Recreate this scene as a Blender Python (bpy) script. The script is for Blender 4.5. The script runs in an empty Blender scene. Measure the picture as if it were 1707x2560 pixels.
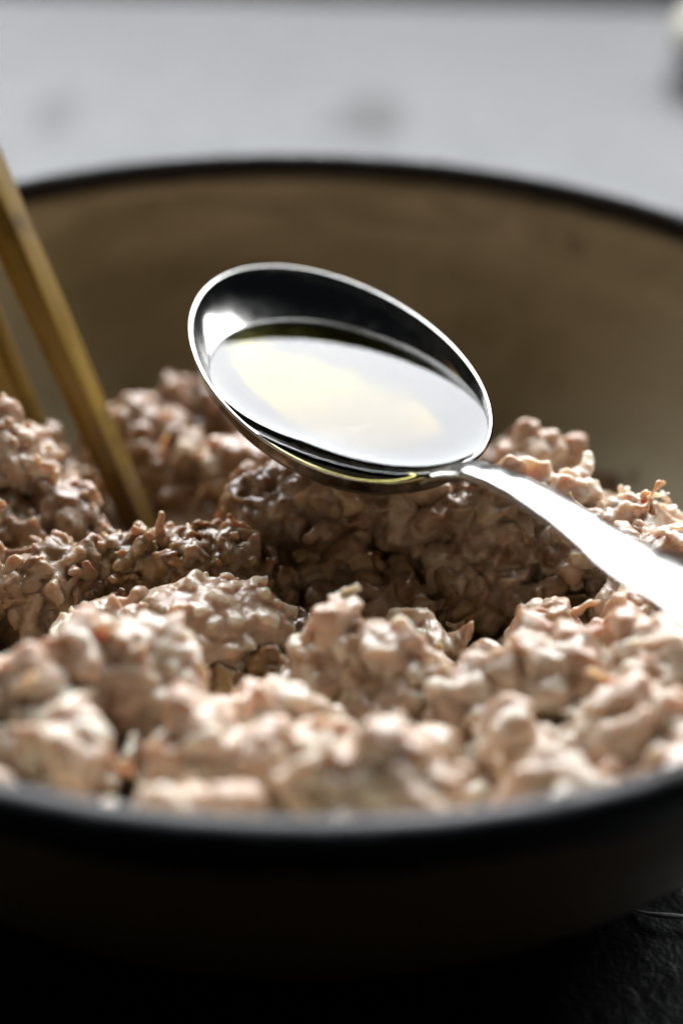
import bpy, bmesh, math, random
import numpy as np
from mathutils import Vector, Matrix

# ------------------------------------------------------------------ camera, world, light, exposure
scene = bpy.context.scene
col = scene.collection
MM = 0.001

cam_data = bpy.data.cameras.new('camera')
cam_data.sensor_fit = 'VERTICAL'
cam_data.sensor_height = 36.0
cam_data.sensor_width = 24.0
cam_data.lens = 70.0
cam_data.clip_start = 0.01
cam_data.clip_end = 50.0
cam_data.dof.use_dof = True
cam_data.dof.focus_distance = 0.288
cam_data.dof.aperture_fstop = 6.3
cam_data.dof.aperture_blades = 0
cam = bpy.data.objects.new('camera', cam_data)
col.objects.link(cam)
cr = Vector((0.99972142, 0.01221224, 0.0201974))
cu = Vector((-0.02360241, 0.51727084, 0.85549624))
cf = Vector((0.0, 0.85573462, -0.51741498))
cam.matrix_world = Matrix(((cr.x, cu.x, -cf.x, 0.00617545),
                           (cr.y, cu.y, -cf.y, -0.26577723),
                           (cr.z, cu.z, -cf.z, 0.20060338),
                           (0, 0, 0, 1)))
scene.camera = cam

world = bpy.data.worlds.new('World')
scene.world = world
world.use_nodes = True
bg = world.node_tree.nodes['Background']
bg.inputs[0].default_value = (0.75, 0.85, 1.0, 1)
bg.inputs[1].default_value = 0.006

# the window behind the table: one large soft daylight source
win = bpy.data.lights.new('window_light', 'AREA')
win.shape = 'RECTANGLE'
win.size = 2.5
win.size_y = 1.4
win.energy = 116.0
win.color = (0.95, 0.97, 1.0)
wo = bpy.data.objects.new('window_light', win)
col.objects.link(wo)
wo.location = (0.10, 1.18, 1.12)
wo.rotation_euler = (Vector((0, 0, 0.95)) - Vector(wo.location)).to_track_quat('-Z', 'Y').to_euler()

vs = scene.view_settings
vs.view_transform = 'Standard'
vs.look = 'None'
vs.exposure = 0.0
vs.gamma = 1.0
vs.use_curve_mapping = False
scene.cycles.use_denoising = True
scene.cycles.max_bounces = 12
scene.cycles.transmission_bounces = 10
scene.cycles.sample_clamp_indirect = 4.0
scene.cycles.caustics_reflective = True
scene.cycles.caustics_refractive = True

# ------------------------------------------------------------------ helpers
def link(name, mesh, material=None, parent=None):
    o = bpy.data.objects.new(name, mesh)
    col.objects.link(o)
    if material is not None:
        mesh.materials.append(material)
    if parent is not None:
        o.parent = parent
    return o


def empty(name, loc, label, cat):
    o = bpy.data.objects.new(name, None)
    o.empty_display_size = 0.01
    col.objects.link(o)
    o.location = loc
    o['label'] = label
    o['category'] = cat
    return o


def tag(o, label, cat):
    o['label'] = label
    o['category'] = cat
    return o


def mesh_np(name, verts, faces, smooth=True):
    me = bpy.data.meshes.new(name)
    nv, nf = len(verts), len(faces)
    k = faces.shape[1]
    me.vertices.add(nv)
    me.vertices.foreach_set('co', np.ascontiguousarray(verts, dtype=np.float32).ravel())
    me.loops.add(nf * k)
    me.loops.foreach_set('vertex_index', np.ascontiguousarray(faces, dtype=np.int32).ravel())
    me.polygons.add(nf)
    me.polygons.foreach_set('loop_start', np.arange(nf, dtype=np.int32) * k)
    me.polygons.foreach_set('loop_total', np.full(nf, k, dtype=np.int32))
    me.update(calc_edges=True)
    me.validate()
    if smooth:
        me.polygons.foreach_set('use_smooth', np.ones(len(me.polygons), dtype=bool))
    return me


def attr(me, name, values):
    a = me.attributes.new(name, 'FLOAT', 'POINT')
    a.data.foreach_set('value', np.ascontiguousarray(values, dtype=np.float32))


def grid_faces(nu, nv, wrap_u=False, wrap_v=False):
    iu = np.arange(nu if wrap_u else nu - 1)
    iv = np.arange(nv if wrap_v else nv - 1)
    a, b = np.meshgrid(iu, iv, indexing='ij')
    a, b = a.ravel(), b.ravel()
    a2, b2 = (a + 1) % nu, (b + 1) % nv
    return np.stack([a * nv + b, a2 * nv + b, a2 * nv + b2, a * nv + b2], -1)


def lathe(profile, n=192, wobble=None):
    """closed profile of (r, z) pairs turned about the z axis; wobble(theta, k) shifts z of point k"""
    P = np.array(profile, float)
    th = np.linspace(0, 2 * np.pi, n, endpoint=False)
    V = np.zeros((n, len(P), 3))
    V[..., 0] = np.cos(th)[:, None] * P[None, :, 0]
    V[..., 1] = np.sin(th)[:, None] * P[None, :, 0]
    V[..., 2] = P[None, :, 1]
    if wobble is not None:
        wobble(V, th)
    return V.reshape(-1, 3), grid_faces(n, len(P), True, True)


_rng = np.random.RandomState(7)
_perm = _rng.permutation(4096)
_val = _rng.rand(4096).astype(np.float32) * 2 - 1


def vnoise(p, scale, off=0.0):
    """smooth value noise in [-1, 1]; p in metres, scale = cells per metre"""
    q = p * scale + 137.3 + off
    i = np.floor(q).astype(np.int64)
    f = (q - i).astype(np.float32)
    f = f * f * f * (f * (f * 6 - 15) + 10)
    def h(ix, iy, iz):
        return _val[_perm[(_perm[(_perm[ix & 4095] + iy) & 4095] + iz) & 4095]]
    x, y, z = i[:, 0], i[:, 1], i[:, 2]
    fx, fy, fz = f[:, 0], f[:, 1], f[:, 2]
    def lx(yy, zz):
        a = h(x, yy, zz)
        return a + (h(x + 1, yy, zz) - a) * fx
    a = lx(y, z); a = a + (lx(y + 1, z) - a) * fy
    b = lx(y, z + 1); b = b + (lx(y + 1, z + 1) - b) * fy
    return a + (b - a) * fz


# ------------------------------------------------------------------ node material helpers
def new_mat(name):
    m = bpy.data.materials.new(name)
    m.use_nodes = True
    nt = m.node_tree
    return m, nt, nt.nodes['Principled BSDF']


def N(nt, typ, **kw):
    n = nt.nodes.new(typ)
    for k, v in kw.items():
        if k in n.inputs:
            n.inputs[k].default_value = v
        else:
            setattr(n, k, v)
    return n


def mixc(nt, fac, a, b):
    n = nt.nodes.new('ShaderNodeMix')
    n.data_type = 'RGBA'
    for s, v in ((0, fac), (6, a), (7, b)):
        if isinstance(v, bpy.types.NodeSocket):
            nt.links.new(v, n.inputs[s])
        else:
            n.inputs[s].default_value = v if not isinstance(v, tuple) else (*v, 1)
    return n.outputs[2]


def math_n(nt, op, a, b=None, clamp=False):
    n = nt.nodes.new('ShaderNodeMath')
    n.operation = op
    n.use_clamp = clamp
    for s, v in ((0, a), (1, b)):
        if v is None:
            continue
        if isinstance(v, bpy.types.NodeSocket):
            nt.links.new(v, n.inputs[s])
        else:
            n.inputs[s].default_value = v
    return n.outputs[0]


def ramp(nt, fac, lo, hi, a=0.0, b=1.0):
    n = nt.nodes.new('ShaderNodeMapRange')
    n.interpolation_type = 'SMOOTHSTEP'
    nt.links.new(fac, n.inputs[0])
    n.inputs[1].default_value = lo
    n.inputs[2].default_value = hi
    n.inputs[3].default_value = a
    n.inputs[4].default_value = b
    return n.outputs[0]


def noise(nt, vec, scale, detail=3.0, rough=0.55, dist=0.0):
    n = N(nt, 'ShaderNodeTexNoise', Scale=scale, Detail=detail, Roughness=rough, Distortion=dist)
    nt.links.new(vec, n.inputs['Vector'])
    return n.outputs['Fac']


def bump(nt, height, strength, dist, normal=None):
    n = N(nt, 'ShaderNodeBump', Strength=strength, Distance=dist)
    nt.links.new(height, n.inputs['Height'])
    if normal is not None:
        nt.links.new(normal, n.inputs['Normal'])
    return n.outputs['Normal']


# ------------------------------------------------------------------ materials
def mat_table():
    m, nt, bs = new_mat('charcoal_table')
    tc = N(nt, 'ShaderNodeTexCoord').outputs['Object']
    n1 = noise(nt, tc, 9.0, 4)
    n2 = noise(nt, tc, 60.0, 4)
    n3 = noise(nt, tc, 420.0, 4, 0.6)
    c = mixc(nt, ramp(nt, n1, 0.35, 0.7), (0.015, 0.016, 0.018), (0.028, 0.029, 0.032))
    # dried smudges on the far part of the table
    st = None
    for (x, y, rx, ry, k) in ((0.013, 0.288, 0.012, 0.026, 0.42), (0.002, 0.279, 0.008, 0.006, 0.45),
                              (-0.079, 0.282, 0.008, 0.022, 0.32), (-0.012, 0.325, 0.010, 0.007, 0.22)):
        mp = N(nt, 'ShaderNodeMapping')
        mp.vector_type = 'TEXTURE'
        mp.inputs[1].default_value = (x, y, 0)
        mp.inputs[3].default_value = (rx, ry, 1)
        nt.links.new(tc, mp.inputs[0])
        g = N(nt, 'ShaderNodeTexGradient', gradient_type='SPHERICAL')
        nt.links.new(mp.outputs[0], g.inputs[0])
        a = math_n(nt, 'MULTIPLY', ramp(nt, math_n(nt, 'ADD', g.outputs['Fac'], math_n(nt, 'MULTIPLY', n2, 0.25)), 0.12, 0.6), k)
        st = a if st is None else math_n(nt, 'MAXIMUM', st, a)
    c = mixc(nt, st, c, (0.03, 0.024, 0.022))
    nt.links.new(c, bs.inputs['Base Color'])
    nt.links.new(math_n(nt, 'ADD', ramp(nt, n2, 0.3, 0.7, 0.34, 0.44), math_n(nt, 'MULTIPLY', st, 0.3)), bs.inputs['Roughness'])
    nt.links.new(math_n(nt, 'SUBTRACT', 0.5, math_n(nt, 'MULTIPLY', st, 0.42)), bs.inputs['Specular IOR Level'])
    b1 = bump(nt, n3, 0.3, 0.0010)
    vo = N(nt, 'ShaderNodeTexVoronoi', Scale=260.0)
    nt.links.new(tc, vo.inputs['Vector'])
    b2 = bump(nt, noise(nt, tc, 150.0, 3), 0.4, 0.002, b1)
    nt.links.new(b2, bs.inputs['Normal'])
    return m


def mat_enamel():
    m, nt, bs = new_mat('cream_enamel')
    tc = N(nt, 'ShaderNodeTexCoord').outputs['Object']
    n1 = noise(nt, tc, 22.0, 5, 0.6, 0.6)
    n2 = noise(nt, tc, 90.0, 4, 0.6)
    c = mixc(nt, ramp(nt, n1, 0.35, 0.68), (0.55, 0.50, 0.35), (0.38, 0.34, 0.215))
    # streaky lighter tone near the lip
    mp = N(nt, 'ShaderNodeMapping')
    mp.inputs[3].default_value = (1, 1, 5)
    nt.links.new(tc, mp.inputs[0])
    n3 = noise(nt, mp.outputs[0], 30.0, 4, 0.6, 0.8)
    sp = N(nt, 'ShaderNodeSeparateXYZ')
    nt.links.new(tc, sp.inputs[0])
    band = math_n(nt, 'MULTIPLY', ramp(nt, sp.outputs[2], 0.040, 0.052), ramp(nt, n3, 0.40, 0.60))
    c = mixc(nt, math_n(nt, 'MULTIPLY', band, 0.8), c, (0.74, 0.66, 0.52))
    spots = ramp(nt, noise(nt, tc, 75.0, 2), 0.665, 0.74)
    c = mixc(nt, math_n(nt, 'MULTIPLY', spots, 0.75), c, (0.12, 0.07, 0.03))
    nt.links.new(c, bs.inputs['Base Color'])
    nt.links.new(ramp(nt, n2, 0.3, 0.7, 0.22, 0.42), bs.inputs['Roughness'])
    nt.links.new(bump(nt, n2, 0.06, 0.001), bs.inputs['Normal'])
    return m


def mat_rim():
    m, nt, bs = new_mat('black_enamel')
    tc = N(nt, 'ShaderNodeTexCoord').outputs['Object']
    n1 = noise(nt, tc, 160.0, 4)
    bs.inputs['Base Color'].default_value = (0.006, 0.0065, 0.009, 1)
    nt.links.new(ramp(nt, n1, 0.3, 0.7, 0.34, 0.52), bs.inputs['Roughness'])
    bs.inputs['Specular IOR Level'].default_value = 0.5
    nt.links.new(bump(nt, n1, 0.3, 0.0008), bs.inputs['Normal'])
    return m


def mat_meat():
    m, nt, bs = new_mat('minced_meat')
    tc = N(nt, 'ShaderNodeTexCoord').outputs['Object']
    def at(n):
        a = N(nt, 'ShaderNodeAttribute')
        a.attribute_name = n
        return a.outputs['Fac']
    tone, soak_shade = at('tone'), at('soak_shade')
    n1 = noise(nt, tc, 260.0, 4, 0.6, 0.4)
    n2 = noise(nt, tc, 900.0, 4, 0.6)
    n3 = noise(nt, tc, 2600.0, 2, 0.6)
    t = math_n(nt, 'ADD', tone, math_n(nt, 'MULTIPLY', math_n(nt, 'SUBTRACT', n1, 0.5), 0.5))
    c = mixc(nt, ramp(nt, t, 0.15, 0.62), (0.52, 0.34, 0.225), (0.67, 0.525, 0.40))
    c = mixc(nt, ramp(nt, t, 0.55, 0.95), c, (0.77, 0.69, 0.565))
    n0 = noise(nt, tc, 95.0, 4, 0.6, 0.5)
    s = math_n(nt, 'ADD', soak_shade, math_n(nt, 'ADD', math_n(nt, 'MULTIPLY', math_n(nt, 'SUBTRACT', n1, 0.5), 0.45), math_n(nt, 'MULTIPLY', math_n(nt, 'SUBTRACT', n0, 0.45), 0.9)), True)
    brown = mixc(nt, ramp(nt, t, 0.2, 0.9), (0.135, 0.064, 0.019), (0.40, 0.25, 0.105))
    c = mixc(nt, ramp(nt, s, 0.12, 0.85), c, brown)  # marinade stain and painted shade share this brown
    # ground pepper specks
    sp = ramp(nt, noise(nt, tc, 520.0, 1, 0.3), 0.80, 0.83)
    c = mixc(nt, math_n(nt, 'MULTIPLY', sp, 0.9), c, (0.03, 0.018, 0.01))
    nt.links.new(c, bs.inputs['Base Color'])
    bs.inputs['Subsurface Weight'].default_value = 0.8
    bs.inputs['Subsurface Radius'].default_value = (1.0, 0.58, 0.38)
    bs.inputs['Subsurface Scale'].default_value = 0.0030
    bs.inputs['Specular IOR Level'].default_value = 0.5
    nt.links.new(ramp(nt, n2, 0.3, 0.7, 0.24, 0.44), bs.inputs['Roughness'])
    bs.inputs['Coat Weight'].default_value = 0.7
    nt.links.new(ramp(nt, s, 0.1, 0.7, 0.18, 0.08), bs.inputs['Coat Roughness'])
    bs.inputs['Coat IOR'].default_value = 1.42
    b = bump(nt, n2, 0.45, 0.0006)
    b = bump(nt, n3, 0.25, 0.0002, b)
    nt.links.new(b, bs.inputs['Normal'])
    return m


def mat_steel():
    m, nt, bs = new_mat('polished_steel')
    tc = N(nt, 'ShaderNodeTexCoord').outputs['Object']
    n1 = noise(nt, tc, 300.0, 4)
    bs.inputs['Base Color'].default_value = (0.66, 0.65, 0.62, 1)
    bs.inputs['Metallic'].default_value = 1.0
    nt.links.new(ramp(nt, n1, 0.3, 0.7, 0.13, 0.23), bs.inputs['Roughness'])
    return m


def mat_oil():
    m, nt, bs = new_mat('clear_oil')
    bs.inputs['Base Color'].default_value = (1, 1, 1, 1)
    bs.inputs['Roughness'].default_value = 0.0
    bs.inputs['IOR'].default_value = 1.38
    bs.inputs['Transmission Weight'].default_value = 1.0
    va = N(nt, 'ShaderNodeVolumeAbsorption', Color=(0.80, 0.775, 0.36, 1), Density=1200.0)
    nt.links.new(va.outputs[0], nt.nodes['Material Output'].inputs['Volume'])
    return m


def mat_wood():
    m, nt, bs = new_mat('bamboo')
    tc = N(nt, 'ShaderNodeTexCoord').outputs['Object']
    mp = N(nt, 'ShaderNodeMapping')
    mp.inputs[3].default_value = (1, 1, 0.03)
    nt.links.new(tc, mp.inputs[0])
    n1 = noise(nt, mp.outputs[0], 1500.0, 4, 0.6, 0.3)
    n2 = noise(nt, tc, 60.0, 3)
    c = mixc(nt, ramp(nt, n1, 0.3, 0.7), (0.21, 0.115, 0.010), (0.42, 0.255, 0.036))
    c = mixc(nt, ramp(nt, n2, 0.5, 0.75), c, (0.10, 0.05, 0.01))
    sp = N(nt, 'ShaderNodeSeparateXYZ')
    nt.links.new(tc, sp.inputs[0])
    damp = ramp(nt, math_n(nt, 'ADD', sp.outputs[2], math_n(nt, 'MULTIPLY', noise(nt, tc, 220.0, 3), 0.03)), 0.045, 0.022)
    c = mixc(nt, math_n(nt, 'MULTIPLY', damp, 0.75), c, (0.06, 0.026, 0.004))
    nt.links.new(c, bs.inputs['Base Color'])
    nt.links.new(math_n(nt, 'MULTIPLY', damp, 0.5), bs.inputs['Coat Weight'])
    bs.inputs['Coat Roughness'].default_value = 0.2
    nt.links.new(ramp(nt, n1, 0.3, 0.7, 0.28, 0.42), bs.inputs['Roughness'])
    bs.inputs['Specular IOR Level'].default_value = 0.45
    nt.links.new(bump(nt, n1, 0.2, 0.0003), bs.inputs['Normal'])
    return m


def mat_sauce():
    m, nt, bs = new_mat('soy_marinade')
    tc = N(nt, 'ShaderNodeTexCoord').outputs['Object']
    n1 = noise(nt, tc, 180.0, 3)
    nt.links.new(mixc(nt, n1, (0.012, 0.006, 0.002), (0.04, 0.018, 0.005)), bs.inputs['Base Color'])
    bs.inputs['Roughness'].default_value = 0.08
    nt.links.new(bump(nt, n1, 0.3, 0.001), bs.inputs['Normal'])
    return m


def mat_simple(name, colr, rough, sss=0.0):
    m, nt, bs = new_mat(name)
    tc = N(nt, 'ShaderNodeTexCoord').outputs['Object']
    n1 = noise(nt, tc, 200.0, 3)
    nt.links.new(mixc(nt, n1, tuple(x * 0.88 for x in colr), tuple(min(1, x * 1.08) for x in colr)), bs.inputs['Base Color'])
    bs.inputs['Roughness'].default_value = rough
    if sss:
        bs.inputs['Subsurface Weight'].default_value = sss
        bs.inputs['Subsurface Scale'].default_value = 0.003
    return m


TABLE, ENAMEL, RIM, MEAT = mat_table(), mat_enamel(), mat_rim(), mat_meat()
STEEL, OIL, WOOD, SAUCE = mat_steel(), mat_oil(), mat_wood(), mat_sauce()
BED = MEAT.copy()  # copy of the meat with its gloss cut, so the shaded pit stays dark
BED.name = 'dulled_bed_meat'
_b = BED.node_tree.nodes['Principled BSDF']
_b.inputs['Coat Weight'].default_value = 0.0
_b.inputs['Specular IOR Level'].default_value = 0.12
OUTER = mat_simple('brown_enamel', (0.20, 0.115, 0.04), 0.35)
CLOVE = mat_simple('garlic_clove', (0.80, 0.76, 0.60), 0.4, 0.4)
THREAD = mat_simple('white_thread', (0.75, 0.75, 0.72), 0.7)

# ------------------------------------------------------------------ table
def build_table():
    bm = bmesh.new()
    bmesh.ops.create_cube(bm, size=1.0)
    bmesh.ops.scale(bm, vec=(1.8, 1.0, 0.03), verts=bm.verts)
    bmesh.ops.translate(bm, vec=(0, -0.097, -0.015), verts=bm.verts)
    bmesh.ops.bevel(bm, geom=[e for e in bm.edges], offset=0.003, segments=3, affect='EDGES')
    me = bpy.data.meshes.new('table')
    bm.to_mesh(me)
    bm.free()
    o = link('table', me, TABLE)
    o['kind'] = 'structure'
    o['label'] = 'dark charcoal rough table top with window sheen'
    return o


build_table()

# ------------------------------------------------------------------ bowl
def inner_r(z):
    """inner radius of the bowl (m) at height z (m)"""
    return np.interp(z, [0.002, 0.004, 0.008, 0.014, 0.022, 0.032, 0.042, 0.052, 0.060],
                     [0.050, 0.058, 0.066, 0.0735, 0.0812, 0.088, 0.0928, 0.0963, 0.0985])


def build_bowl():
    root = empty('enamel_bowl', (0, 0, 0), 'cream enamel bowl with black rolled rim full of raw minced meat', 'bowl')
    inn = [(float(inner_r(z)), z) for z in np.linspace(0.0566, 0.004, 26)]
    prof = [(0.0005, 0.0030), (0.03, 0.0028), (0.05, 0.0026)][::-1]
    out = []
    zs = np.linspace(0.004, 0.0566, 22)
    outer = [(float(inner_r(z)) + 0.0016, float(z) - 0.0004) for z in zs]
    base = [(0.052, 0.0002), (0.0585, 0.0004)]
    full = inn + prof + [(0.0005, 0.0010), (0.03, 0.0008), (0.05, 0.0003)] + base[1:] + outer
    v, f = lathe(full, 192)
    me = mesh_np('bowl_body', v, f)
    me.materials.append(ENAMEL)
    me.materials.append(OUTER)
    mi = np.where((f.min(1) % len(full)) >= len(inn) + 3, 1, 0)
    me.polygons.foreach_set('material_index', mi.astype(np.int32))
    link('body', me, None, root)
    # rolled lip, painted black a little way down inside and outside
    lip = [(float(inner_r(0.0566)) - 0.00005, 0.0566), (float(inner_r(0.0569)) - 0.0003, 0.0570)]
    for a in np.linspace(200, -40, 22):
        lip.append((0.0995 + 0.0024 * math.cos(math.radians(a)), 0.0588 + 0.0021 * math.sin(math.radians(a))))
    lip.append((float(inner_r(0.0550)) + 0.0026, 0.0560))
    lip.append((float(inner_r(0.0535)) + 0.0021, 0.0532))
    lip.append((float(inner_r(0.0525)) + 0.00165, 0.0520))
    lip.append((float(inner_r(0.0535)) + 0.0008, 0.0530))

    def wob(V, th):
        w = 0.00030 * np.sin(9 * th + 1) + 0.00022 * np.sin(23 * th) + 0.00018 * np.sin(41 * th + 2) + 0.00012 * np.sin(67 * th)
        for k, q in ((0, 1.0), (1, 0.9)):
            V[:, k, 2] += w * q
        V[:, -2, 2] += w
    v, f = lathe(lip, 384, wob)
    link('rim', mesh_np('bowl_rim', v, f), RIM, root)
    return root


build_bowl()

SP_A, SP_RATIO, SP_EGG = 31.4, 1.60, 0.04
SP_C = np.array([4.62, 1.9, 64.0])
SP_P, SP_Q = 3.0, 0.60
yaw, tilt, roll = -1.045, 0.120, 0.032
def rotm():
    c, s = math.cos(yaw), math.sin(yaw); A = np.array([[c, -s, 0], [s, c, 0], [0, 0, 1]])
    c, s = math.cos(tilt), math.sin(tilt); B = np.array([[1, 0, 0], [0, c, -s], [0, s, c]])
    c, s = math.cos(roll), math.sin(roll); C_ = np.array([[c, 0, s], [0, 1, 0], [-s, 0, c]])
    return C_ @ B @ A
SP_R = rotm()
SP_D = 7.6     # depth of the bowl of the spoon


def sp_pt(rho, phi, off=0.0):
    """point of the spoon's inner surface (local mm), off = distance below it"""
    x = np.cos(phi) * (SP_A - 0.9); y = np.sin(phi) * ((SP_A - 0.9 * 1.2) / SP_RATIO) * (1 + SP_EGG * np.cos(phi))
    z = -SP_D * np.maximum(1 - rho ** SP_P, 0) ** SP_Q
    z = z + 1.6 * np.exp(-(np.angle(np.exp(1j * phi)) / 0.42) ** 2) * rho ** 6
    return np.stack([x * rho, y * rho, z - off], -1)


def sp_height(xy, z0=60.0, grow=1.0):
    """world height of the spoon's inner surface over plan points (mm), and how far out they lie (1 = lip)"""
    z = np.full(len(xy), float(z0))
    for _ in range(25):
        loc = (np.column_stack([xy, z]) - SP_C) @ SP_R
        ph = np.arctan2(loc[:, 1] * SP_RATIO, loc[:, 0])
        for _k in range(3):
            ph = np.arctan2(loc[:, 1] * SP_RATIO / (1 + SP_EGG * np.cos(ph)), loc[:, 0])
        e = sp_pt(np.ones(len(ph)), ph)
        rho = np.hypot(loc[:, 0], loc[:, 1]) / np.hypot(e[:, 0], e[:, 1]) / grow
        zl = -SP_D * np.maximum(1 - np.minimum(rho, 1) ** SP_P, 0) ** SP_Q
        zl = np.where(rho > 1, (rho - 1) * 40, zl)
        z = z + (zl - loc[:, 2]) / SP_R[2, 2] * 0.8
    return z, rho


# ------------------------------------------------------------------ minced meat (signed distance fields -> surface nets)
def surface_nets(D, origin, h):
    s = D < 0
    nx, ny, nz = D.shape
    cells_sum = np.zeros((nx - 1, ny - 1, nz - 1), np.float32)
    pos = np.zeros((nx - 1, ny - 1, nz - 1, 3), np.float32)
    corner = lambda A, i, j, k: A[i:nx - 1 + i, j:ny - 1 + j, k:nz - 1 + k]
    for ax in range(3):
        for a in (0, 1):
            for b in (0, 1):
                o0 = [0, 0, 0]; o1 = [0, 0, 0]
                oth = [q for q in range(3) if q != ax]
                o0[oth[0]] = o1[oth[0]] = a
                o0[oth[1]] = o1[oth[1]] = b
                o1[ax] = 1
                d0, d1 = corner(D, *o0), corner(D, *o1)
                cr_ = corner(s, *o0) != corner(s, *o1)
                den = np.where(cr_, d0 - d1, 1)
                t = np.where(cr_, d0 / den, 0)
                cells_sum += cr_
                pos[..., oth[0]] += cr_ * a
                pos[..., oth[1]] += cr_ * b
                pos[..., ax] += t
    act = cells_sum > 0
    idx = np.full(act.shape, -1, np.int64)
    n = int(act.sum())
    idx[act] = np.arange(n)
    ijk = np.argwhere(act)
    V = (ijk + pos[act] / cells_sum[act][:, None]) * h + origin
    F = []
    # edges along each axis, interior only
    for ax in range(3):
        oth = [q for q in range(3) if q != ax]
        sl0 = [slice(1, -1)] * 3; sl1 = [slice(1, -1)] * 3
        sl0[ax] = slice(0, -1); sl1[ax] = slice(1, None)
        a, b = s[tuple(sl0)], s[tuple(sl1)]
        e = np.argwhere(a != b)
        if len(e) == 0:
            continue
        inside_first = a[tuple(e.T)]
        g = e.copy()
        g[:, oth[0]] += 1
        g[:, oth[1]] += 1
        def cell(da, db):
            q = g.copy()
            q[:, oth[0]] += da
            q[:, oth[1]] += db
            return idx[q[:, 0], q[:, 1], q[:, 2]]
        quad = np.stack([cell(-1, -1), cell(0, -1), cell(0, 0), cell(-1, 0)], -1)
        flip = inside_first if ax != 1 else ~inside_first
        quad[~flip] = quad[~flip][:, ::-1]
        F.append(quad)
    F = np.concatenate(F)
    return V, F, ijk


def vertex_normals(V, F):
    n = np.cross(V[F[:, 2]] - V[F[:, 0]], V[F[:, 3]] - V[F[:, 1]])
    vn = np.zeros_like(V)
    for k in range(4):
        np.add.at(vn, F[:, k], n)
    return vn / (np.linalg.norm(vn, axis=1, keepdims=True) + 1e-12)


meat = empty('minced_meat', (0, 0, 0.003), 'heap of raw pink and brown minced meat filling the enamel bowl', 'meat')


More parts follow.
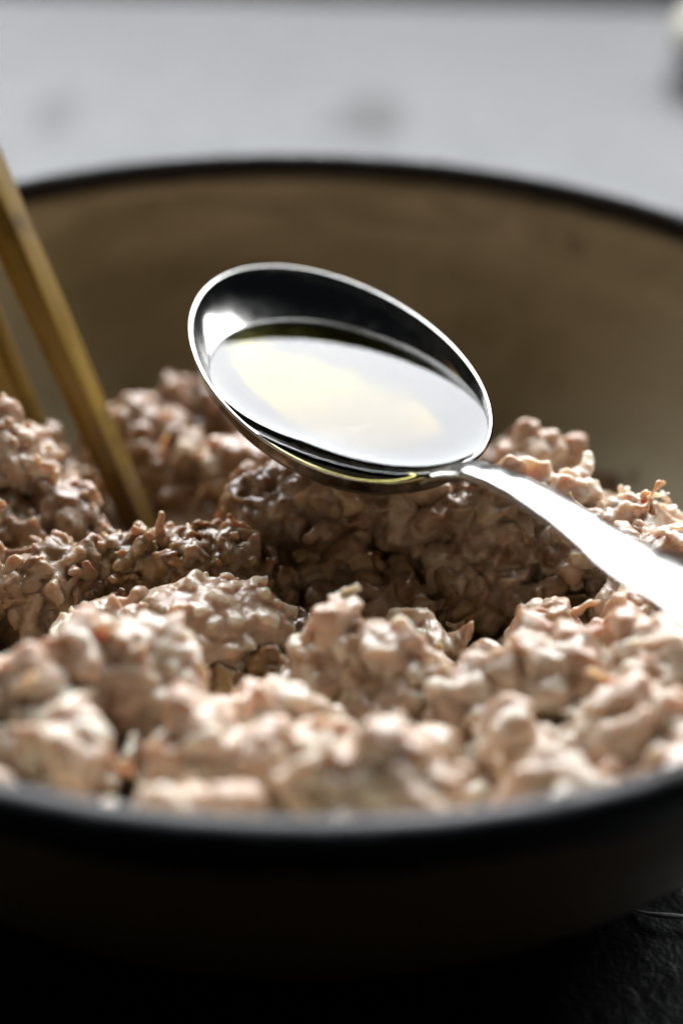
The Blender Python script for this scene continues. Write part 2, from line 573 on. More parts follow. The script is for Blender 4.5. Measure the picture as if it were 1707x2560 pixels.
def clump(cores, soak_shade, seed, h=0.45, count=None, size=(0.65, 2.1), grain=0, gsize=(0.45, 0.9), fat=0.5,
          shrink=0.87, k=0.55, warp=2.5, name='meat_clump'):
    """cores: (centre, radii) pairs in mm; a torn mass of ground-meat nuggets grown over their smooth union"""
    rng = np.random.RandomState(seed)
    cc = np.array([q[0] for q in cores], float); rr = np.array([q[1] for q in cores], float)
    pad = size[1] * 1.3 + 4.0
    lo = (cc - rr).min(0) - pad; hi = (cc + rr).max(0) + pad
    dims = np.ceil((hi - lo) / h).astype(int) + 1
    ax = [(lo[i] + np.arange(dims[i]) * h).astype(np.float32) for i in range(3)]
    X = ax[0][:, None, None]; Y = ax[1][None, :, None]; Z = ax[2][None, None, :]
    # low-frequency warp, worked out on a coarse grid
    st = 5
    cd = [np.append(a[::st], a[-1]) for a in ax]
    gx, gy, gz = np.meshgrid(*cd, indexing='ij')
    pts = np.stack([gx, gy, gz], -1).reshape(-1, 3) * MM
    wn = (warp * vnoise(pts, 95.0, seed) + 0.6 * warp * vnoise(pts, 210.0, seed + 3)).reshape(gx.shape)
    def up(A, axis, n):
        t = np.minimum(np.arange(n) / st, A.shape[axis] - 1.001)
        i_ = t.astype(int); f_ = (t - i_).astype(np.float32)
        sh = [1, 1, 1]; sh[axis] = n; f_ = f_.reshape(sh)
        return np.take(A, i_, axis) * (1 - f_) + np.take(A, i_ + 1, axis) * f_
    wn = up(up(up(wn.astype(np.float32), 0, dims[0]), 1, dims[1]), 2, dims[2])
    D = np.full(tuple(dims), 50.0, np.float32)
    for c, r in zip(cc, rr):
        e = r * shrink
        q = np.sqrt(((X - c[0]) / e[0]) ** 2 + ((Y - c[1]) / e[1]) ** 2 + ((Z - c[2]) / e[2]) ** 2)
        d_ = (q - 1) * min(e)
        hh = np.clip(0.5 + 0.5 * (D - d_) / 2.0, 0, 1)
        D = D + (d_ - D) * hh - 2.0 * hh * (1 - hh)
    D = (D + wn).astype(np.float32)
    D0 = D.copy()
    T = np.full(D.shape, 0.35, np.float32)
    wts = (rr[:, 0] * rr[:, 1] + rr[:, 1] * rr[:, 2] + rr[:, 0] * rr[:, 2]); 
    tot = wts.sum(); wts = wts / tot
    def on_core(lift):
        """a point on the warped core surface, and its outward normal"""
        for _try in range(30):
            q_ = rng.choice(len(cc), p=wts)
            d = rng.normal(size=3); d /= np.linalg.norm(d)
            if d[2] < -0.25 and rng.rand() < 0.75:
                d[2] = -d[2]
            p = cc[q_] + d * rr[q_] * shrink
            for _ in range(4):
                ii = np.clip(((p - lo) / h).astype(int), 1, dims - 2)
                p = p - d * (float(D0[tuple(ii)]) - lift)
            ii = np.clip(((p - lo) / h).astype(int), 1, dims - 2)
            if abs(float(D0[tuple(ii)]) - lift) < 1.2:
                return p, d
        return p, d
    if count is None:
        count = int(tot * 4.2 / 15.0 * (1.9 / np.mean(size)) ** 2)

    def put(p0, p1, ra, rb, tone, kk):
        l = np.minimum(p0, p1) - max(ra, rb) - 1.6
        u = np.maximum(p0, p1) + max(ra, rb) + 1.6
        i0 = np.clip(((l - lo) / h).astype(int), 0, dims); i1 = np.clip(((u - lo) / h).astype(int) + 1, 0, dims)
        if np.any(i1 - i0 < 2):
            return
        sl = tuple(slice(a, b) for a, b in zip(i0, i1))
        x = X[sl[0]]; y = Y[:, sl[1]]; z = Z[:, :, sl[2]]
        d = p1 - p0; L = d @ d + 1e-9
        t = np.clip(((x - p0[0]) * d[0] + (y - p0[1]) * d[1] + (z - p0[2]) * d[2]) / L, 0, 1)
        dist = np.sqrt((x - p0[0] - t * d[0]) ** 2 + (y - p0[1] - t * d[1]) ** 2 + (z - p0[2] - t * d[2]) ** 2) - (ra + (rb - ra) * t)
        old = D[sl]
        closer = dist < old
        hh = np.clip(0.5 + 0.5 * (old - dist) / kk, 0, 1)
        D[sl] = old + (dist - old) * hh - kk * hh * (1 - hh)
        T[sl] = np.where(closer, tone, T[sl])

    def slab(p, Rm, hs, rd, tone, kk):
        ext = np.linalg.norm(hs) + rd + 1.6
        i0 = np.clip(((p - ext - lo) / h).astype(int), 0, dims); i1 = np.clip(((p + ext - lo) / h).astype(int) + 1, 0, dims)
        if np.any(i1 - i0 < 2):
            return
        sl = tuple(slice(a, b) for a, b in zip(i0, i1))
        x = X[sl[0]] - p[0]; y = Y[:, sl[1]] - p[1]; z = Z[:, :, sl[2]] - p[2]
        qs = [np.abs(x * Rm[a, 0] + y * Rm[a, 1] + z * Rm[a, 2]) - hs[a] for a in range(3)]
        dist = np.sqrt(sum(np.maximum(q_, 0) ** 2 for q_ in qs)) + np.minimum(np.maximum(np.maximum(qs[0], qs[1]), qs[2]), 0) - rd
        old = D[sl]
        closer = dist < old
        hh = np.clip(0.5 + 0.5 * (old - dist) / kk, 0, 1)
        D[sl] = old + (dist - old) * hh - kk * hh * (1 - hh)
        T[sl] = np.where(closer, tone, T[sl])

    for i in range(count):
        ra = size[0] + (size[1] - size[0]) * rng.rand() ** 1.5
        p, d = on_core(rng.uniform(-0.35, 0.55) * ra)
        tone = np.clip(rng.normal(fat, 0.22), 0, 1)
        pick = rng.rand()
        if pick < 0.10 and size[1] > 1.6:                                   # thin torn strand lying over the mass
            t_ = rng.normal(size=3); t_ -= (t_ @ d) * d; t_ /= np.linalg.norm(t_)
            a0 = p; rs = rng.uniform(0.45, 0.8)
            for q_ in range(4):
                t_ = t_ + rng.normal(size=3) * 0.45 - 0.22 * d; t_ /= np.linalg.norm(t_)
                a1 = a0 + t_ * rng.uniform(1.2, 2.2)
                put(a0, a1, rs, rs * 0.85, tone, k * 0.8)
                a0 = a1; rs *= 0.85
            continue
        if pick < 0.34:
            A = rng.normal(size=(3, 3)); Qm, _ = np.linalg.qr(A)
            hs = ra * np.array([rng.uniform(0.5, 1.3), rng.uniform(0.35, 0.9), rng.uniform(0.1, 0.45)])
            slab(p, Qm, hs, ra * rng.uniform(0.32, 0.5), tone, k)
            continue
        dirn = rng.normal(size=3); dirn -= 0.85 * (dirn @ d) * d
        dirn /= np.linalg.norm(dirn)
        ln = ra * rng.uniform(0.3, 1.9)
        p1 = p + dirn * ln
        put(p, p1, ra, ra * rng.uniform(0.5, 1.0), tone, k)
        if rng.rand() < 0.45:
            d2 = dirn + rng.normal(size=3) * 0.7 - 0.4 * d; d2 /= np.linalg.norm(d2)
            put(p1, p1 + d2 * ln * 0.7, ra * 0.8, ra * rng.uniform(0.25, 0.6), tone, k)
    for i in range(grain):
        g = gsize[0] * 0.8 + (gsize[1] * 1.25 - gsize[0] * 0.8) * rng.rand() ** 2
        p, d = on_core(0.5)
        for _ in range(3):
            ii = np.clip(((p - lo) / h).astype(int), 1, dims - 2)
            p = p - d * np.clip(float(D[tuple(ii)]) - g * rng.uniform(-0.3, 0.3), -1.5, 1.5)
        put(p, p + rng.normal(size=3) * g * 1.1, g, g * 0.7, np.clip(rng.normal(fat + 0.1, 0.25), 0, 1), 0.4)
    V, F, ijk = surface_nets(D, lo + h * 0.0, h)
    tone = T[ijk[:, 0], ijk[:, 1], ijk[:, 2]]
    vn = vertex_normals(V, F)
    Pm = V * MM
    for _ in range(1):                                    # one smoothing pass: wet pieces have no hard corners
        acc = np.zeros_like(V); cnt = np.zeros(len(V))
        for a in range(4):
            np.add.at(acc, F[:, a], V[F[:, (a + 1) % 4]] + V[F[:, (a + 3) % 4]])
            np.add.at(cnt, F[:, a], 2)
        V = V * 0.45 + 0.55 * acc / cnt[:, None]
    # tear the rounded pieces: vector noise, then fine relief along the normal
    for fr, am in ((290.0, 0.7), (640.0, 0.30), (1300.0, 0.09)):
        V = V + am * min(1.0, size[1] / 2.1) * np.stack([vnoise(Pm, fr, seed + 31.7 * a) for a in range(3)], -1)
    disp = 0.20 * vnoise(Pm, 420.0, seed) + 0.24 * (0.4 - np.abs(vnoise(Pm, 760.0, seed + 9))) + 0.06 * vnoise(Pm, 1700.0, seed + 5)
    V = V + vn * disp[:, None]
    # keep inside the bowl
    rad = np.hypot(V[:, 0], V[:, 1])
    lim = inner_r(np.clip(V[:, 2], 2, 60) * MM) / MM - 0.25
    sc = np.where((rad > lim) & (V[:, 2] < 58.5), lim / np.maximum(rad, 1e-6), 1.0)
    V[:, 0] *= sc; V[:, 1] *= sc
    V[:, 2] = np.maximum(V[:, 2], 3.3)
    near = np.hypot(V[:, 0] - SP_C[0], V[:, 1] - SP_C[1]) < 36
    if near.any():
        zz, rho = sp_height(V[near, :2], grow=1.06)
        under = np.where(rho < 1.0, zz - 1.5, 1e3)
        V[near, 2] = np.minimum(V[near, 2], under)
    me = mesh_np(name, V * MM - np.array([0, 0, 0.003]), F)
    if len(me.vertices) == len(tone):
        attr(me, 'tone', tone)
        attr(me, 'soak_shade', np.full(len(tone), soak_shade))
    o = link(name, me, BED if soak_shade >= 0.88 else MEAT, meat)
    return o


def build_bed():
    """the packed lower meat that shows between the clumps"""
    n, m = 220, 110
    th = np.linspace(0, 2 * np.pi, n, endpoint=False)
    rr = np.linspace(0.004, 1.0, m)
    R_, TH = np.meshgrid(rr, th, indexing='xy')
    x = R_ * np.cos(TH) * 88; y = R_ * np.sin(TH) * 88
    front = 1 / (1 + np.exp((y + 50) / 3.0))
    ridge = np.exp(-((y + 3) / 8.0) ** 2) / (1 + np.exp(-(x - 2) / 4.0))
    left = np.exp(-(((x + 46) / 13.0) ** 2 + ((y - 6) / 11.0) ** 2))
    z = 16 + 23 * front + 17 * ridge + 6 * left
    P = np.stack([x, y, z], -1).reshape(-1, 3)
    z = P[:, 2] + 2.6 * vnoise(P * MM, 150.0) + 1.5 * vnoise(P * MM, 330.0, 3) + 0.5 * vnoise(P * MM, 800.0, 5)
    P[:, 2] = z
    lim = inner_r(np.clip(z, 2, 60) * MM) / MM - 0.3
    rad = np.hypot(P[:, 0], P[:, 1])
    sc = (lim / 88.0)
    P[:, 0] *= sc; P[:, 1] *= sc
    F = grid_faces(n, m, True, False)
    V = np.concatenate([P, [[0, 0, P[0, 2]]]])
    me = mesh_np('meat_bed', V * MM - np.array([0, 0, 0.003]), F[:, ::-1])
    attr(me, 'tone', 0.35 + 0.3 * vnoise(V * MM, 300.0, 11))
    yy = V[:, 1]
    attr(me, 'soak_shade', np.where(yy < -52, 0.3, 0.7))
    link('meat_bed', me, BED, meat)


build_bed()

MASSES = [  # first value: marinade brown, deepened to paint shade in hollow, wall and shelf
    # soak, options, ellipsoid cores (centre, radii) in mm
    # heap at the left of the hollow, beside the chopsticks
    (0.22, dict(fat=0.60, grain=90, h=0.36), [((-50, 6, 38), (9.5, 8.5, 11)), ((-44, 5, 42), (4, 4.5, 4.5))]),
    (0.45, dict(grain=60, h=0.38), [((-53, -5, 36), (9, 8, 9)), ((-37.5, 0, 34.5), (4, 4.5, 6.5)), ((-45, -3, 33), (7, 6, 7))]),
    (0.62, dict(grain=50, h=0.38), [((-31, -9, 32), (5, 4, 5))]),
    (0.52, dict(fat=0.48, grain=80, h=0.36), [((-38, -17, 33), (8, 6.5, 8)), ((-34, -18, 36), (4, 4, 5))]),
    (0.85, dict(grain=50), [((-53, -22, 29), (8, 8, 7)), ((-48, -34, 28), (9, 7, 6))]),
    # grainy brown ridge
    (0.60, dict(size=(0.7, 1.5), grain=420, gsize=(0.4, 0.85), fat=0.6, h=0.34), [((-23, -14, 35), (9, 5.5, 6.5)), ((-14, -15, 36.5), (7.5, 5.5, 6.5)), ((-6, -17, 33), (5, 4.5, 5))]),
    (0.78, dict(size=(0.7, 1.4), grain=120, h=0.36), [((-25, -25, 33), (6, 5, 6))]),
    # pale chunks in the hollow
    (-0.35, dict(fat=0.92, size=(0.5, 1.0), shrink=1.0, k=1.0, warp=1.5, count=45, grain=20, gsize=(0.3, 0.5), h=0.32), [((-12, -32, 42.5), (9, 6.5, 3.4)), ((-7, -35, 41), (7.5, 6, 3.6)), ((-9, -38, 38), (6, 4, 4))]),
    (0.32, dict(fat=0.62, grain=60, h=0.36), [((-23, -36, 36.5), (8, 6, 5.5)), ((-30, -37, 35.5), (4.5, 4, 5))]),
    (0.60, dict(h=0.36, grain=60), [((1, -33, 37), (4.5, 4, 5)), ((4, -35, 33), (4, 4, 4))]),
    (0.74, dict(grain=40, h=0.38), [((-8, -42, 32), (10, 6, 6.5)), ((2, -42, 32), (7, 6, 6))]),
    # steep wall of meat below the spoon
    (0.52, dict(fat=0.46, grain=60, h=0.36), [((-5, -2, 41), (6, 6, 7)), ((5, -3, 43.5), (9.5, 8, 10)), ((3, -8, 36), (7, 5, 7))]),
    (0.42, dict(fat=0.48, h=0.36), [((18, -5, 41.5), (10, 7, 10)), ((31, -8, 41.5), (9, 7, 10)), ((41, -13, 40), (8, 6, 9)), ((27, -12, 36), (9, 5, 8))]),
    (0.60, dict(fat=0.5, h=0.38), [((6, -12, 33), (7, 5, 7)), ((14, -16, 31), (7, 5, 6))]),
    (0.55, dict(h=0.38), [((26, -15, 32), (7, 4.5, 6)), ((38, -18, 32), (7, 5, 6.5))]),
    (0.70, dict(h=0.38), [((-1, -25, 26), (5, 4, 5))]),
    (0.66, dict(h=0.38), [((11, -27, 28), (6, 4.5, 6))]),
    (0.72, dict(h=0.38), [((22, -28, 26), (5.5, 4, 5))]),
    (0.55, dict(h=0.38, grain=20), [((33, -27, 30), (5, 4, 6))]),
    # crest behind the handle
    (0.10, dict(fat=0.68, grain=220, h=0.38), [((30, -5, 40.5), (7, 5, 7)), ((40, -6, 40.5), (7.5, 6, 7)), ((51, -10, 40), (8, 6, 7.5))]),
    (0.15, dict(fat=0.55), [((63, -15, 40), (9, 8, 8)), ((55, -22, 41), (9, 7, 8)), ((68, -26, 43), (9, 9, 8))]),
    (0.22, dict(fat=0.30, count=16), [((37, 16, 39.5), (7, 4.5, 4.5))]),
    (0.55, {}, [((50, 8, 28), (9, 7, 7)), ((36, 11, 30), (9, 6, 7)), ((20, 13, 29), (9, 7, 7))]),
    # low shelf of meat behind the hollow
    (0.48, dict(fat=0.5), [((-31, 39, 29.5), (7, 6, 7.5)), ((-21, 31, 28.5), (7, 5, 6))]),
    (0.46, dict(fat=0.55), [((-9, 24, 29.5), (8, 5, 6.5))]),
    (0.40, {}, [((-54, 32, 30), (9, 9, 9))]),
    (0.60, {}, [((-44, 18, 26), (7, 6, 6)), ((-42, 27, 25), (7, 6, 6))]),
    (0.90, dict(fat=0.3), [((-19, 11, 19.5), (9, 6, 4)), ((-8, 7, 20.5), (7, 6, 4))]),  # dark clump added to blacken the shaded pit by the chopstick
    (0.50, dict(fat=0.2), [((-20, 50, 28), (7, 6, 7))]),
    (0.65, {}, [((5, 40, 22), (11, 8, 6)), ((22, 42, 22), (11, 9, 6)), ((38, 38, 23), (11, 9, 6))]),
    # near edge of the hollow
    (0.12, dict(fat=0.6, grain=60, h=0.38), [((7, -46, 43.5), (6, 5.5, 8)), ((14, -52, 44), (6, 6, 7.5))]),
    (0.40, dict(fat=0.68, h=0.36, grain=30), [((18, -36, 37.5), (6, 4.5, 5))]),
    (0.60, {}, [((12, -43, 33), (6, 5, 5))]),
    (0.22, dict(fat=0.7, h=0.38, grain=40), [((28, -43, 40), (6, 5, 6)), ((24, -46, 38), (5, 5, 5))]),
    (0.35, dict(fat=0.65, h=0.36), [((37, -33, 38.5), (4.5, 4, 5.5))]),
    (0.22, dict(grain=40, h=0.40), [((50, -36, 43), (8, 7, 8))]),
    (0.0, dict(size=(0.9, 2.6), warp=3.3, k=0.7, fat=0.63), [((24, -56, 45), (8, 7, 8)), ((36, -54, 49), (8.5, 7.5, 9)), ((49, -53, 49), (9, 8, 9)), ((61, -46, 47), (9, 9, 9))]),
    (0.0, dict(size=(0.9, 2.6), warp=3.3, k=0.7, fat=0.62), [((31, -68, 46), (8, 7, 10)), ((43, -66, 48), (8.5, 8, 10)), ((55, -63, 49), (8.5, 8, 10))]),
    (0.0, dict(size=(0.9, 2.6), warp=3.3, k=0.7, fat=0.6), [((33, -82, 47), (9, 7, 8)), ((47, -78, 49), (9, 8, 8)), ((22, -89, 47), (7, 6, 7))]),
    (0.10, dict(fat=0.55), [((19, -68, 42), (7, 7, 8))]),
    # near heap on the left
    (-0.02, dict(size=(0.9, 2.7), warp=3.3, k=0.7, fat=0.62), [((-21, -58, 51), (9, 7, 9.5)), ((-33, -62, 49), (8, 7, 9)), ((-46, -58, 47), (9, 8, 9)), ((-12, -64, 44), (6, 6, 8))]),
    (-0.02, dict(size=(0.9, 2.7), warp=3.3, k=0.7, fat=0.66), [((-2, -63, 48), (7, 5.5, 8)), ((-1, -74, 47), (7, 7, 9)), ((-12, -74, 49), (8, 7, 9))]),
    (-0.02, dict(size=(0.9, 2.7), warp=3.3, k=0.7, fat=0.58), [((-40, -74, 49), (10, 8, 8)), ((-38, -85, 48), (9, 6, 8)), ((-28, -73, 50), (6, 6, 8))]),
    (-0.04, dict(size=(0.9, 2.7), warp=2.8, k=0.7, fat=0.70, shrink=0.9), [((10, -83, 51), (9.5, 8.5, 9.5)), ((7, -88, 49), (7, 6, 8))]),
    (-0.02, dict(size=(0.9, 2.7), warp=3.3, k=0.7, fat=0.6), [((-10, -88, 49), (9, 6, 8)), ((-24, -88, 46), (8, 6, 7))]),
    # the heap's left and right flanks, against the wall of the bowl
    (0.20, dict(h=0.5, size=(0.9, 2.6)), [((-68, -8, 36), (12, 13, 10)), ((-66, -30, 38), (12, 12, 10))]),
    (0.10, dict(h=0.5, size=(0.9, 2.6)), [((-60, -50, 42), (12, 10, 9)), ((-56, -66, 44), (10, 9, 9))]),
    (0.35, dict(h=0.5, size=(0.9, 2.6)), [((-68, 16, 31), (10, 11, 9)), ((-62, 40, 27), (10, 10, 8))]),
    (0.30, dict(h=0.5, size=(0.9, 2.6)), [((76, -22, 40), (9, 11, 9)), ((74, -42, 43), (9, 10, 9)), ((72, 6, 30), (10, 11, 8))]),
]
for i, (soak_shade_, kw, cores_) in enumerate(MASSES):
    if np.mean([q[0][1] for q in cores_]) < -44:
        dz_ = 4.0 if cores_[0][0][0] < 0 else 3.6
        cores_ = [((c_[0], c_[1], c_[2] - dz_), r_) for c_, r_ in cores_]
    clump(cores_, soak_shade_, 100 + i * 17, **kw)

# marinade pooled at the bottom of the hollow
def build_sauce():
    n, m = 96, 14
    th = np.linspace(0, 2 * np.pi, n, endpoint=False)
    rr = np.linspace(0.02, 1.0, m)
    R_, TH = np.meshgrid(rr, th, indexing='xy')
    x = -18 + R_ * np.cos(TH) * 42; y = -28 + R_ * np.sin(TH) * 15
    z = np.full(x.shape, 20.5)
    z[:, -1] = 17.5
    top = np.stack([x, y, z], -1)
    bot = top[:, ::-1].copy(); bot[..., 2] = 17.0
    P = np.concatenate([top, bot], 1)
    F = grid_faces(n, 2 * m, True, True)
    o = link('marinade', mesh_np('marinade', P.reshape(-1, 3) * MM, F[:, ::-1]), SAUCE)
    tag(o, 'dark brown glossy marinade pooled in the hollow of the minced meat', 'sauce')


build_sauce()

# ------------------------------------------------------------------ spoon with oil
def build_spoon():
    root = empty('spoon', tuple((SP_C + SP_R @ np.array([0, 0, -SP_D - 1.2])) * MM),
                 'polished steel spoon of clear oil resting on the minced meat', 'spoon')
    inv = root.location
    n = 128
    phi = np.linspace(0, 2 * np.pi, n, endpoint=False)
    rings = []
    for rho in np.linspace(0.01, 1.0, 34) ** 0.8:
        rings.append(sp_pt(np.full(n, rho), phi))
    # rounded lip
    edge = sp_pt(np.ones(n), phi)
    nr = np.stack([np.cos(phi), np.sin(phi) * 1.0, 0 * phi], -1)
    for a in np.linspace(150, -60, 8):
        ca, sa = math.cos(math.radians(a)), math.sin(math.radians(a))
        rings.append(edge + nr * (0.30 + 0.30 * ca) + np.array([0, 0, 0.30 * sa + 0.06]))
    for rho in (np.linspace(0.985, 0.01, 30)) ** 0.8:
        q = sp_pt(np.full(n, rho), phi, 0.95)
        q += nr * 0.45 * rho ** 4
        rings.append(q)
    V = np.stack(rings, 0)
    W = V @ SP_R.T + SP_C
    me = mesh_np('spoon_bowl', W.reshape(-1, 3) * MM - np.array(inv), grid_faces(len(rings), n, False, True))
    bm = bmesh.new(); bm.from_mesh(me); bmesh.ops.holes_fill(bm, edges=[e for e in bm.edges if e.is_boundary], sides=0)
    bmesh.ops.recalc_face_normals(bm, faces=bm.faces)
    for f_ in bm.faces:
        f_.smooth = True
    bm.to_mesh(me); bm.free()
    link('bowl', me, STEEL, root)
    # handle: spine in the vertical plane of the spoon's axis (s along, z up), widths and thickness in mm
    ax = SP_R @ np.array([1, 0, 0])
    hx = np.array([ax[0], ax[1], 0]); hx /= np.linalg.norm(hx)
    side = np.array([-hx[1], hx[0], 0])
    # the bowl leans sideways a little; the handle untwists along its length
    s_k = [25.5, 28.5, 31.0, 34.0, 39.0, 44.0, 49.5, 59.0, 64.0, 68.0, 72.0, 76.0, 82.0, 92.0, 103., 125., 139., 144., 145.]
    z_k = [58.6, 60.2, 61.7, 63.6, 66.2, 67.8, 69.1, 70.4, 70.9, 71.3, 71.8, 72.3, 73.4, 74.2, 73.6, 69.5, 66.5, 65.2, 65.0]
    w_k = [4.8, 4.1, 3.3, 2.95, 2.85, 2.85, 2.95, 3.2, 3.4, 3.8, 4.5, 4.8, 4.9, 5.2, 6.4, 8.6, 7.6, 4.0, 1.0]
    t_k = [1.1, 1.5, 2.0, 2.3, 2.3, 2.1, 1.9, 1.6, 1.3, 1.3, 1.2, 1.2, 1.2, 1.2, 1.2, 1.2, 1.2, 1.0, 0.5]
    S = np.concatenate([np.linspace(25.5, 82, 120), np.linspace(83, 145, 60)])
    def sm(v):
        y = np.interp(S, s_k, v)
        g = np.linspace(25.5, 145, 600); yy = np.interp(g, s_k, v)
        ker = np.hanning(17); ker /= ker.sum()
        yp = np.pad(yy, 8, mode='edge'); ys = np.convolve(yp, ker, 'valid')
        return np.interp(S, g, ys)
    Zs, Ws, Ts = sm(z_k), sm(w_k), sm(t_k)
    tw = np.interp(S, [24, 44], [1, 0])
    m = 28
    b = np.linspace(0, 2 * np.pi, m, endpoint=False)
    dz = np.gradient(Zs, S)
    R = []
    lat_tilt = (SP_R @ np.array([0, 1, 0]))[2]
    for i, s in enumerate(S):
        up = np.array([0, 0, 1.0]) - hx * dz[i]; up /= np.linalg.norm(up)
        sd = side + np.array([0, 0, 1]) * lat_tilt * tw[i]
        sd /= np.linalg.norm(sd)
        cx = np.sign(np.cos(b)) * np.abs(np.cos(b)) ** 0.6
        cy = np.sign(np.sin(b)) * np.abs(np.sin(b)) ** 0.8
        o = np.array([SP_C[0], SP_C[1], 0]) + hx * s + np.array([0, 0, Zs[i]])
        crown = -0.22 * Ws[i] * (cx ** 2) * 0.6
        R.append(o + np.outer(cx * Ws[i] * 0.94, sd) + np.outer(cy * Ts[i] * 0.5 + crown, up))
    R = np.array(R)
    me = mesh_np('spoon_handle', R.reshape(-1, 3) * MM - np.array(inv), grid_faces(len(S), m, False, True)[:, ::-1])
    bm = bmesh.new(); bm.from_mesh(me); bmesh.ops.holes_fill(bm, edges=[e for e in bm.edges if e.is_boundary], sides=0)
    bmesh.ops.recalc_face_normals(bm, faces=bm.faces); bm.to_mesh(me); bm.free()
    link('handle', me, STEEL, root)
    return root


build_spoon()


def build_oil():
    level = 61.5
    n = 160
    phi = np.linspace(0, 2 * np.pi, n, endpoint=False)
    # start point: the lowest part of the bowl
    rg = np.linspace(0.0, 0.9, 400)
    G = sp_pt(rg[:, None] * np.ones(n), np.ones((400, 1)) * phi)        # (400, n, 3)
    Wd = G @ SP_R.T + SP_C
    low = np.unravel_index(np.argmin(Wd[..., 2]), Wd[..., 2].shape)
    c0 = Wd[low]
    def height(xy):
        return sp_height(xy, level)[0]
    ang = np.linspace(0, 2 * np.pi, n, endpoint=False)
    lo = np.zeros(n); hi = np.full(n, 45.0)
    for _ in range(40):
        mid = (lo + hi) / 2
        xy = c0[:2] + np.column_stack([np.cos(ang), np.sin(ang)]) * mid[:, None]
        hgt = height(xy)
        inside = hgt < level
        lo = np.where(inside, mid, lo); hi = np.where(inside, hi, mid)
    rad = lo
    rings = []
    fr = np.concatenate([np.linspace(0.01, 0.45, 10), np.linspace(0.48, 1.0, 36)])
    for q in fr:                                   # top, with a small meniscus at the edge
        r = rad * q
        edge = (1 - q) * rad
        fa = 0.5 - 0.5 * np.sin(ang + 0.35)            # the film clings higher on the low side of the tilted bowl
        z = level + 1.55 * fa ** 2 * np.exp(-edge / (0.5 + 2.7 * fa))
        xy = c0[:2] + np.column_stack([np.cos(ang), np.sin(ang)]) * (r + 0.7 * (q > 0.999))[:, None]
        rings.append(np.column_stack([xy, z]))
    for q in np.linspace(0.995, 0.01, 26):         # underside, let slightly into the metal
        xy = c0[:2] + np.column_stack([np.cos(ang), np.sin(ang)]) * (rad * q)[:, None]
        rings.append(np.column_stack([xy, height(xy) - 0.35]))
    V = np.array(rings)
    me = mesh_np('oil', V.reshape(-1, 3) * MM, grid_faces(len(rings), n, False, True))
    bm = bmesh.new(); bm.from_mesh(me); bmesh.ops.holes_fill(bm, edges=[e for e in bm.edges if e.is_boundary], sides=0)
    bmesh.ops.recalc_face_normals(bm, faces=bm.faces)
    for f_ in bm.faces:
        f_.smooth = True
    bm.to_mesh(me); bm.free()
    o = link('cooking_oil', me, OIL)
    tag(o, 'clear pale yellow oil filling the bowl of the steel spoon', 'oil')


build_oil()

# ------------------------------------------------------------------ chopsticks
def chopstick(tip, rim, label, twist, w0, w1, length=230.0):
    tip = np.array(tip, float); rim = np.array(rim, float)
    d = (rim - tip) / np.linalg.norm(rim - tip)
    root = empty('chopstick', tuple(tip * MM), label, 'chopstick')
    prof = []
    n = 24
    a = np.linspace(0, 2 * np.pi, n, endpoint=False)
    sx = np.sign(np.cos(a)) * np.abs(np.cos(a)) ** 0.22
    sy = np.sign(np.sin(a)) * np.abs(np.sin(a)) ** 0.22
    L = np.concatenate([[0, 0.6, 1.5], np.linspace(4, length - 2, 40), [length - 0.6, length]])
    V = []
    for l in L:
        w = np.interp(l, [0, 100, length], [w0, w1, w1 * 1.08]) * 0.5
        if l < 1.5:
            w *= 0.55 + 0.3 * l
        if l > length - 1:
            w *= 0.8
        V.append(np.column_stack([sx * w, sy * w, np.full(n, l)]))
    V = np.array(V)
    me = mesh_np('stick', V.reshape(-1, 3) * MM, grid_faces(len(L), n, False, True)[:, ::-1])
    bm = bmesh.new(); bm.from_mesh(me); bmesh.ops.holes_fill(bm, edges=[e for e in bm.edges if e.is_boundary], sides=0)
    bmesh.ops.recalc_face_normals(bm, faces=bm.faces); bm.to_mesh(me); bm.free()
    me.materials.append(WOOD)
    bpy.data.objects.remove(root)
    o = bpy.data.objects.new('chopstick', me)
    col.objects.link(o)
    o.matrix_world = Matrix.Translation(Vector(tip * MM)) @ Vector(d).to_track_quat('Z', 'Y').to_matrix().to_4x4() @ Matrix.Rotation(twist, 4, 'Z')
    tag(o, label, 'chopstick')
    return o


chopstick((-25.2, 13.8, 23.0), (-51.8, 37.8, 77.1), 'brown bamboo chopstick stuck in the hollow of the meat, nearer the spoon', math.radians(16), 4.0, 6.7)
chopstick((-37.2, 14.3, 25.0), (-63.8, 38.3, 79.1), 'brown bamboo chopstick behind the pale meat heap, farther from the spoon', math.radians(16), 4.0, 6.7)

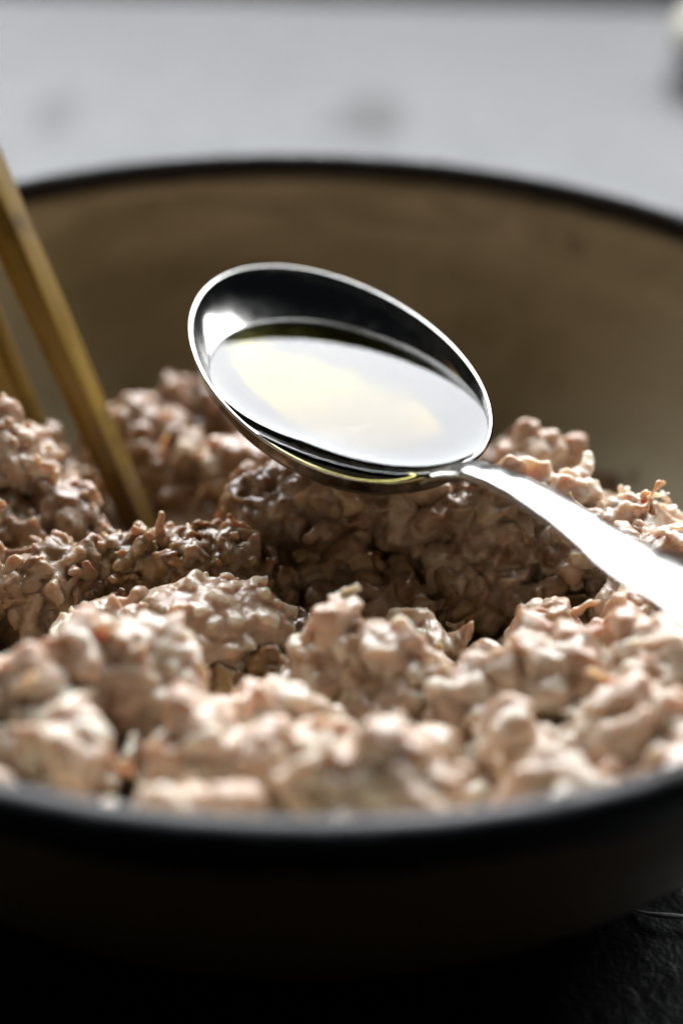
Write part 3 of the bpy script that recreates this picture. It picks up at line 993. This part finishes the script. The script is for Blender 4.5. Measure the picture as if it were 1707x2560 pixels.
# ------------------------------------------------------------------ small things on the table
def build_clove():
    bm = bmesh.new()
    bmesh.ops.create_uvsphere(bm, u_segments=40, v_segments=24, radius=1.0)
    for v in bm.verts:
        x, y, z = v.co
        t = (x + 1) / 2
        w = 0.55 + 0.45 * math.sin(math.pi * min(1, t * 0.9 + 0.1)) - 0.35 * max(0, t - 0.7)
        v.co = Vector((x * 13.5, y * 9.0 * w, z * 8.5 * w + 2.5 * (x * x) - 0.4 * math.cos(3 * math.atan2(y, z)))) * MM
    zmin = min(v.co.z for v in bm.verts)
    for v in bm.verts:
        v.co.z -= zmin
    for f_ in bm.faces:
        f_.smooth = True
    me = bpy.data.meshes.new('garlic_clove')
    bm.to_mesh(me); bm.free()
    o = link('garlic_clove', me, CLOVE)
    o.scale = (1.3, 1.3, 1.3)
    o.location = (0.1175, 0.338, 0.0)
    o.rotation_euler = (0, 0, math.radians(60))
    tag(o, 'pale cream garlic clove lying on the table beyond the bowl', 'garlic')


build_clove()


def build_thread():
    pts = np.array([(50.5, -45.2, 0.3), (52.0, -46.6, 0.8), (54.2, -47.4, 1.2), (57.0, -47.8, 1.4), (60.5, -47.6, 1.0), (64.0, -46.4, 0.4), (67, -44.0, 0.3)])
    t = np.linspace(0, len(pts) - 1, 60)
    P = np.column_stack([np.interp(t, range(len(pts)), pts[:, i]) for i in range(3)])
    n = 8
    a = np.linspace(0, 2 * np.pi, n, endpoint=False)
    V = []
    for i, p in enumerate(P):
        w = 0.18 + 0.42 * math.sin(math.pi * min(1, i / 45.0)) ** 2
        d = P[min(i + 1, 59)] - P[max(i - 1, 0)]; d /= np.linalg.norm(d)
        s = np.cross(d, [0, 0, 1]); s /= np.linalg.norm(s); u = np.cross(s, d)
        V.append(p + np.outer(np.cos(a) * w, s) + np.outer(np.sin(a) * w * 0.45, u))
    o = link('thread', mesh_np('thread', np.array(V).reshape(-1, 3) * MM, grid_faces(60, n, False, True)), THREAD)
    tag(o, 'short white frayed thread lying on the dark table by the bowl', 'thread')


build_thread()
